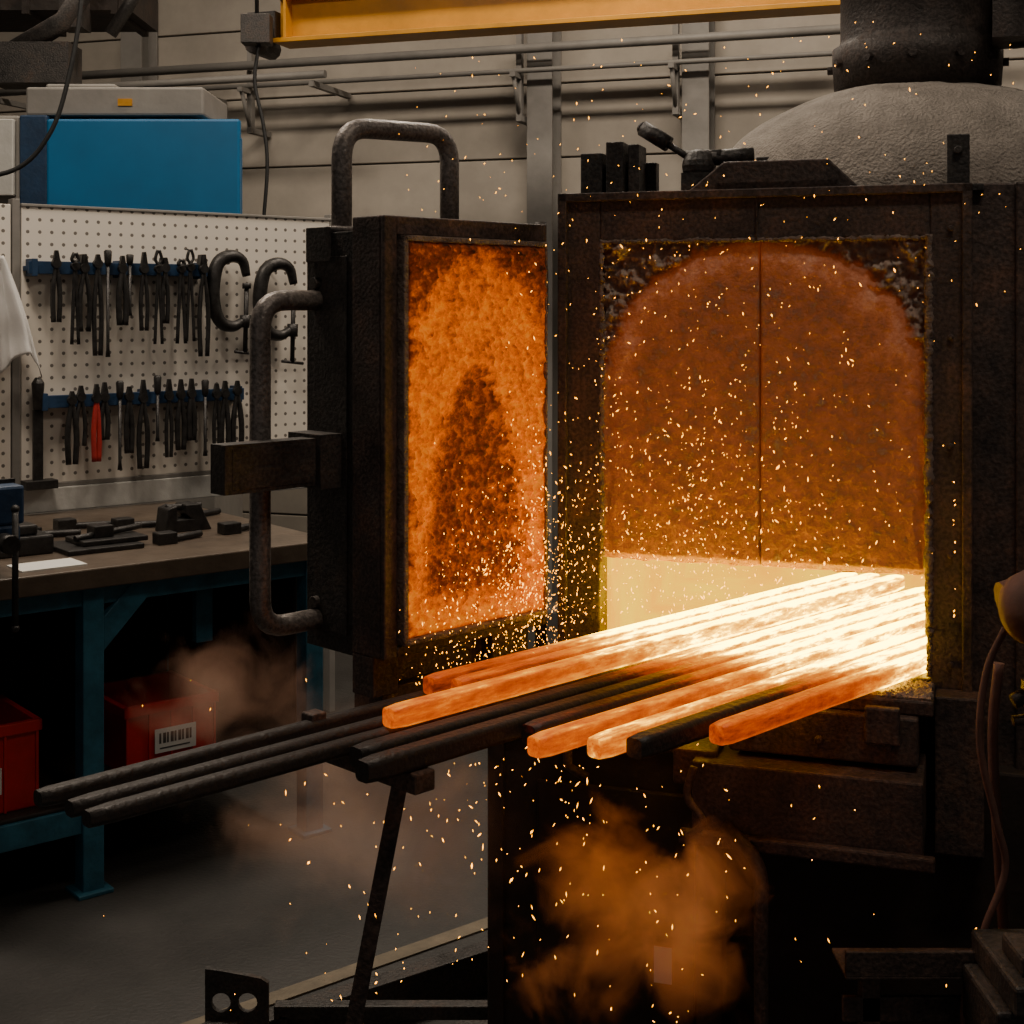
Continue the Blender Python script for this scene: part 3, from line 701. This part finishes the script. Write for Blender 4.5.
bm=bmesh.new(); tube(bm,[(-1.23,6.75,3.02),(-1.23,6.75,5.0)],.01,8); tube(bm,smooth_path([(-1.22,6.75,2.88),(-1.24,6.75,2.7),(-1.20,6.75,2.5),(-1.18,6.75,2.3),(-1.2,6.75,2.0)]),.009,8); add('cables',bm,M_rubber,g)

# ------------------------------------------------------------ right foreground machine parts
g=group('control_arm_stand')
bm=bmesh.new()
lathe(bm,[(.03,0),(.055,.01),(.06,.03),(.055,.06),(.03,.075)],(0,0),24)
for v in bm.verts: v.co=Matrix.Translation((.80,2.2,1.13))@Matrix.Rotation(math.radians(75),4,'X')@Matrix.Rotation(.4,4,'Y')@v.co
tube(bm,[(.77,2.19,1.14),(.90,2.2,1.17),(1.05,2.22,1.16)],[.035,.045,.04],12)
add('cast_knob',bm,M_brown,g)
bm=bmesh.new(); tube(bm,smooth_path([(.775,2.2,1.10),(.745,2.2,1.03),(.735,2.2,.92),(.76,2.2,.80),(.775,2.2,.72),(.74,2.2,.62),(.71,2.2,.50),(.73,2.2,.35),(.80,2.2,.2)]),.006,8)
tube(bm,smooth_path([(.80,2.3,1.02),(.79,2.3,.9),(.80,2.3,.7),(.82,2.3,.4)]),.009,8)
add('air_hose',bm,M_brown,g)
bm=bmesh.new(); bbox(bm,(1.0,2.15,.0),(1.07,2.25,1.2)); bbox(bm,(.80,2.15,.98),(1.02,2.2,1.02)); tube(bm,[(.78,2.18,.96),(.95,2.18,.985)],.008); tube(bm,[(.80,2.18,1.0),(.78,2.18,.99)],.012)
bbox(bm,(.86,2.1,0),(1.2,2.4,.03))
add('stand_post',bm,M_black,g)
g=group('floor_machine_frame')
bm=bmesh.new()
bbox(bm,(.52,2.18,.56),(.80,2.19,.60)); bbox(bm,(.52,2.18,.556),(.80,2.28,.562)); bbox(bm,(.52,2.2,.48),(.78,2.21,.52)); 
for x in (.55,.74): bbox(bm,(x,2.2,0),(x+.03,2.23,.556))
add('angle_iron_frame',bm,M_rust,g,bevel=.002)
bm=bmesh.new(); bbox(bm,(.70,2.02,.50),(.95,2.18,.585)); bbox(bm,(.72,2.0,.585),(.95,2.2,.63)); bbox(bm,(.75,2.04,0),(.95,2.16,.5)); bbox(bm,(.74,2.03,.63),(.95,2.12,.66)); add('machine_foot_casting',bm,M_black,g,bevel=.006)

# ------------------------------------------------------------ lower left floor frame
g=group('roller_track_frame')
bm=bmesh.new()
Y=2.9
prism(bm,[(-.636,.06),(-.505,.06),(-.505,.205),(-.52,.215),(-.60,.23),(-.636,.235)],Y,Y+.012)
pl=add('slotted_end_plate',bm,M_black,g)
for k,x in enumerate((-.603,-.548)):
    bmc=bmesh.new(); bmesh.ops.create_cone(bmc,cap_ends=True,segments=20,radius1=.020,radius2=.020,depth=.1,matrix=Matrix.Translation((x,Y,.165))@Matrix.Rotation(math.pi/2,4,'X'))
    c=add('cutter',bmc,M_black,g); md=pl.modifiers.new('hole%d'%k,'BOOLEAN'); md.object=c; md.operation='DIFFERENCE'; md.solver='EXACT'
    bpy.context.view_layer.update()
    dg=bpy.context.evaluated_depsgraph_get(); me=bpy.data.meshes.new_from_object(pl.evaluated_get(dg)); pl.modifiers.clear(); pl.data=me
    bpy.data.objects.remove(c)
bm=bmesh.new()
def beam(bm,p,q,w,h):
    p=Vector(p);q=Vector(q); t=(q-p); t.z=0; t.normalize(); n=Vector((-t.y,t.x,0))*w/2
    vs=[bm.verts.new(e+n*i+Vector((0,0,k))) for e in (p,q) for i,k in ((-1,0),(1,0),(1,h),(-1,h))]
    bm.faces.new(vs[:4][::-1]); bm.faces.new(vs[4:])
    for k in range(4): bm.faces.new((vs[k],vs[(k+1)%4],vs[4+(k+1)%4],vs[4+k]))
beam(bm,(-.9,2.6,.08),(-.56,2.93,.08),.05,.05); beam(bm,(-.56,2.95,.0),(.0,3.35,.0),.05,.10); beam(bm,(-.30,2.86,0),(.05,3.10,0),.05,.07); beam(bm,(-.52,2.92,0),(-.2,2.72,0),.04,.06)
beam(bm,(-.50,2.95,.11),(-.05,2.95,.11),.03,.03)
beam(bm,(-.9,2.6,0),(-.84,2.66,0),.05,.08); beam(bm,(-.62,2.90,0),(-.52,2.90,0),.03,.08); beam(bm,(-.49,2.95,.09),(-.47,2.95,.09),.03,.03)
add('track_beams',bm,M_black,g,bevel=.003)
bm=bmesh.new(); beam(bm,(-1.6,2.40,0.001),(.2,3.86,0.001),.05,.004); add('floor_joint_strip',bm,M_tan)

# ------------------------------------------------------------ sparks (one mesh)
bm=bmesh.new()
Fm=FUR
def spark(p,r,L,dirv):
    t=dirv.normalized(); a=t.orthogonal().normalized(); b=t.cross(a)
    top=bm.verts.new(p+t*L); bot=bm.verts.new(p-t*L); ring=[bm.verts.new(p+(a*math.cos(k*math.pi/2)+b*math.sin(k*math.pi/2))*r) for k in range(4)]
    for k in range(4):
        bm.faces.new((top,ring[k],ring[(k+1)%4])); bm.faces.new((bot,ring[(k+1)%4],ring[k]))
def rnd_dir(): return Vector((random.gauss(0,.5),random.gauss(0,.3),random.choice((-1,1))*random.uniform(.4,1.2)))
def emit(n,fn,rmin=.0007,rmax=.0016,st=2.2):
    for _ in range(n):
        r=rmin+(rmax-rmin)*random.random()**1.6; r*=(1.4 if random.random()<.08 else 1); spark(Vector(fn()),r,r*random.uniform(1,st),rnd_dir())
def f1():
    return Fm@Vector((min(.75,max(-.02,random.gauss(.30,.19))),-random.uniform(.03,.30),min(1.85,1.04+abs(random.gauss(.13,.25)))))
emit(1150,f1,.0004,.0014,4)
emit(1050,lambda: Fm@Vector((random.gauss(-.05,.08),-random.uniform(.02,.3),random.gauss(1.06,.13))),.0004,.0013,4)
emit(170,lambda: (random.gauss(.08,.2),random.uniform(1.9,2.4),.92-abs(random.gauss(0,.20))),.0005,.0013,6)
emit(110,lambda: (random.gauss(-.1,.3),random.uniform(2.0,2.8),random.uniform(.3,.95)),.0005,.0011,6)
emit(240,lambda: Fm@Vector((random.uniform(-.25,.9),-random.uniform(.0,.3),random.uniform(1.6,2.1))),.0004,.0011,4)
emit(450,lambda: DOOR@Vector((random.uniform(0,.45),-random.uniform(.04,.15),random.gauss(1.0,.09))),.0004,.0012,4)
add('spark_shower',bm,M_spark)

# ------------------------------------------------------------ smoke
def smoke(name,loc,rad,dens,col,sc,thr=.45,seed=0,fall=.18,glow=0.,gcol=(1,.22,.03),wid=.25):
    bm=bmesh.new(); bmesh.ops.create_icosphere(bm,subdivisions=3,radius=1)
    m=bpy.data.materials.new(name+'_volume'); m.use_nodes=True; nt=m.node_tree
    nt.nodes.remove(nt.nodes['Principled BSDF']); out=nt.nodes['Material Output']
    v=nt.nodes.new('ShaderNodeVolumeScatter'); v.inputs['Color'].default_value=rgba(col); v.inputs['Anisotropy'].default_value=.1
    tc=nt.nodes.new('ShaderNodeTexCoord'); ln=nt.nodes.new('ShaderNodeVectorMath'); ln.operation='LENGTH'; nt.links.new(tc.outputs['Object'],ln.inputs[0])
    mp=nt.nodes.new('ShaderNodeMapping'); mp.inputs['Scale'].default_value=(rad[0]*sc,rad[1]*sc,rad[2]*sc); mp.inputs['Location'].default_value=(seed,seed*.7,0)
    n=nt.nodes.new('ShaderNodeTexNoise'); n.inputs['Scale'].default_value=1; n.inputs['Detail'].default_value=4; n.inputs['Roughness'].default_value=.62; n.inputs['Distortion'].default_value=.6
    nt.links.new(tc.outputs['Object'],mp.inputs[0]); nt.links.new(mp.outputs[0],n.inputs['Vector'])
    fo=nt.nodes.new('ShaderNodeMapRange'); fo.inputs['From Min'].default_value=1; fo.inputs['From Max'].default_value=.1; fo.inputs['To Min'].default_value=-.35; fo.inputs['To Max'].default_value=fall
    nt.links.new(ln.outputs['Value'],fo.inputs['Value'])
    ad=nt.nodes.new('ShaderNodeMath'); ad.operation='ADD'; nt.links.new(n.outputs['Fac'],ad.inputs[0]); nt.links.new(fo.outputs[0],ad.inputs[1])
    mr=nt.nodes.new('ShaderNodeMapRange'); mr.inputs['From Min'].default_value=thr; mr.inputs['From Max'].default_value=thr+wid; mr.inputs['To Min'].default_value=0; mr.inputs['To Max'].default_value=dens
    nt.links.new(ad.outputs[0],mr.inputs['Value']); nt.links.new(mr.outputs[0],v.inputs['Density'])
    if glow:   # added emission stands in for orange bar light scattered by the smoke
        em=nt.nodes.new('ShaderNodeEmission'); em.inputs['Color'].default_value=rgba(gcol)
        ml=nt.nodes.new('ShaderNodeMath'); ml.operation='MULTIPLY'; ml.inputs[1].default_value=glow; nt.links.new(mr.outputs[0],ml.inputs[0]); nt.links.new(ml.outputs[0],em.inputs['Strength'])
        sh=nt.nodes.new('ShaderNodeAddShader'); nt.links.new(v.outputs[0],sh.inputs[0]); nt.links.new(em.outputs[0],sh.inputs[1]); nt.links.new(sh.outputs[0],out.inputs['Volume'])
    else: nt.links.new(v.outputs[0],out.inputs['Volume'])
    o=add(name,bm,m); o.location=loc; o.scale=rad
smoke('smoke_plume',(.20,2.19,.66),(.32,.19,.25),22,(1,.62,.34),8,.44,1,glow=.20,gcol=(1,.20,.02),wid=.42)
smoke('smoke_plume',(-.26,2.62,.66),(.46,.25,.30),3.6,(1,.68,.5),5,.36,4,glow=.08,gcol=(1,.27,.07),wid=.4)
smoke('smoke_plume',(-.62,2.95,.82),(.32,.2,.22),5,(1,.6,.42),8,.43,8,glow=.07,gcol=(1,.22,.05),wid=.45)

# ------------------------------------------------------------ world, camera
w=bpy.data.worlds.new('workshop_ambient'); bpy.context.scene.world=w; w.use_nodes=True
bg=w.node_tree.nodes['Background']; bg.inputs['Color'].default_value=(1,.92,.86,1); bg.inputs['Strength'].default_value=.075
cam=bpy.data.cameras.new('camera'); co=bpy.data.objects.new('camera',cam); C.objects.link(co)
co.location=(0,0,1.6); co.rotation_euler=(math.pi/2,0,0)
cam.sensor_width=36; cam.lens=36*1400/1024; cam.shift_y=-202/1024; cam.clip_end=60
bpy.context.scene.camera=co
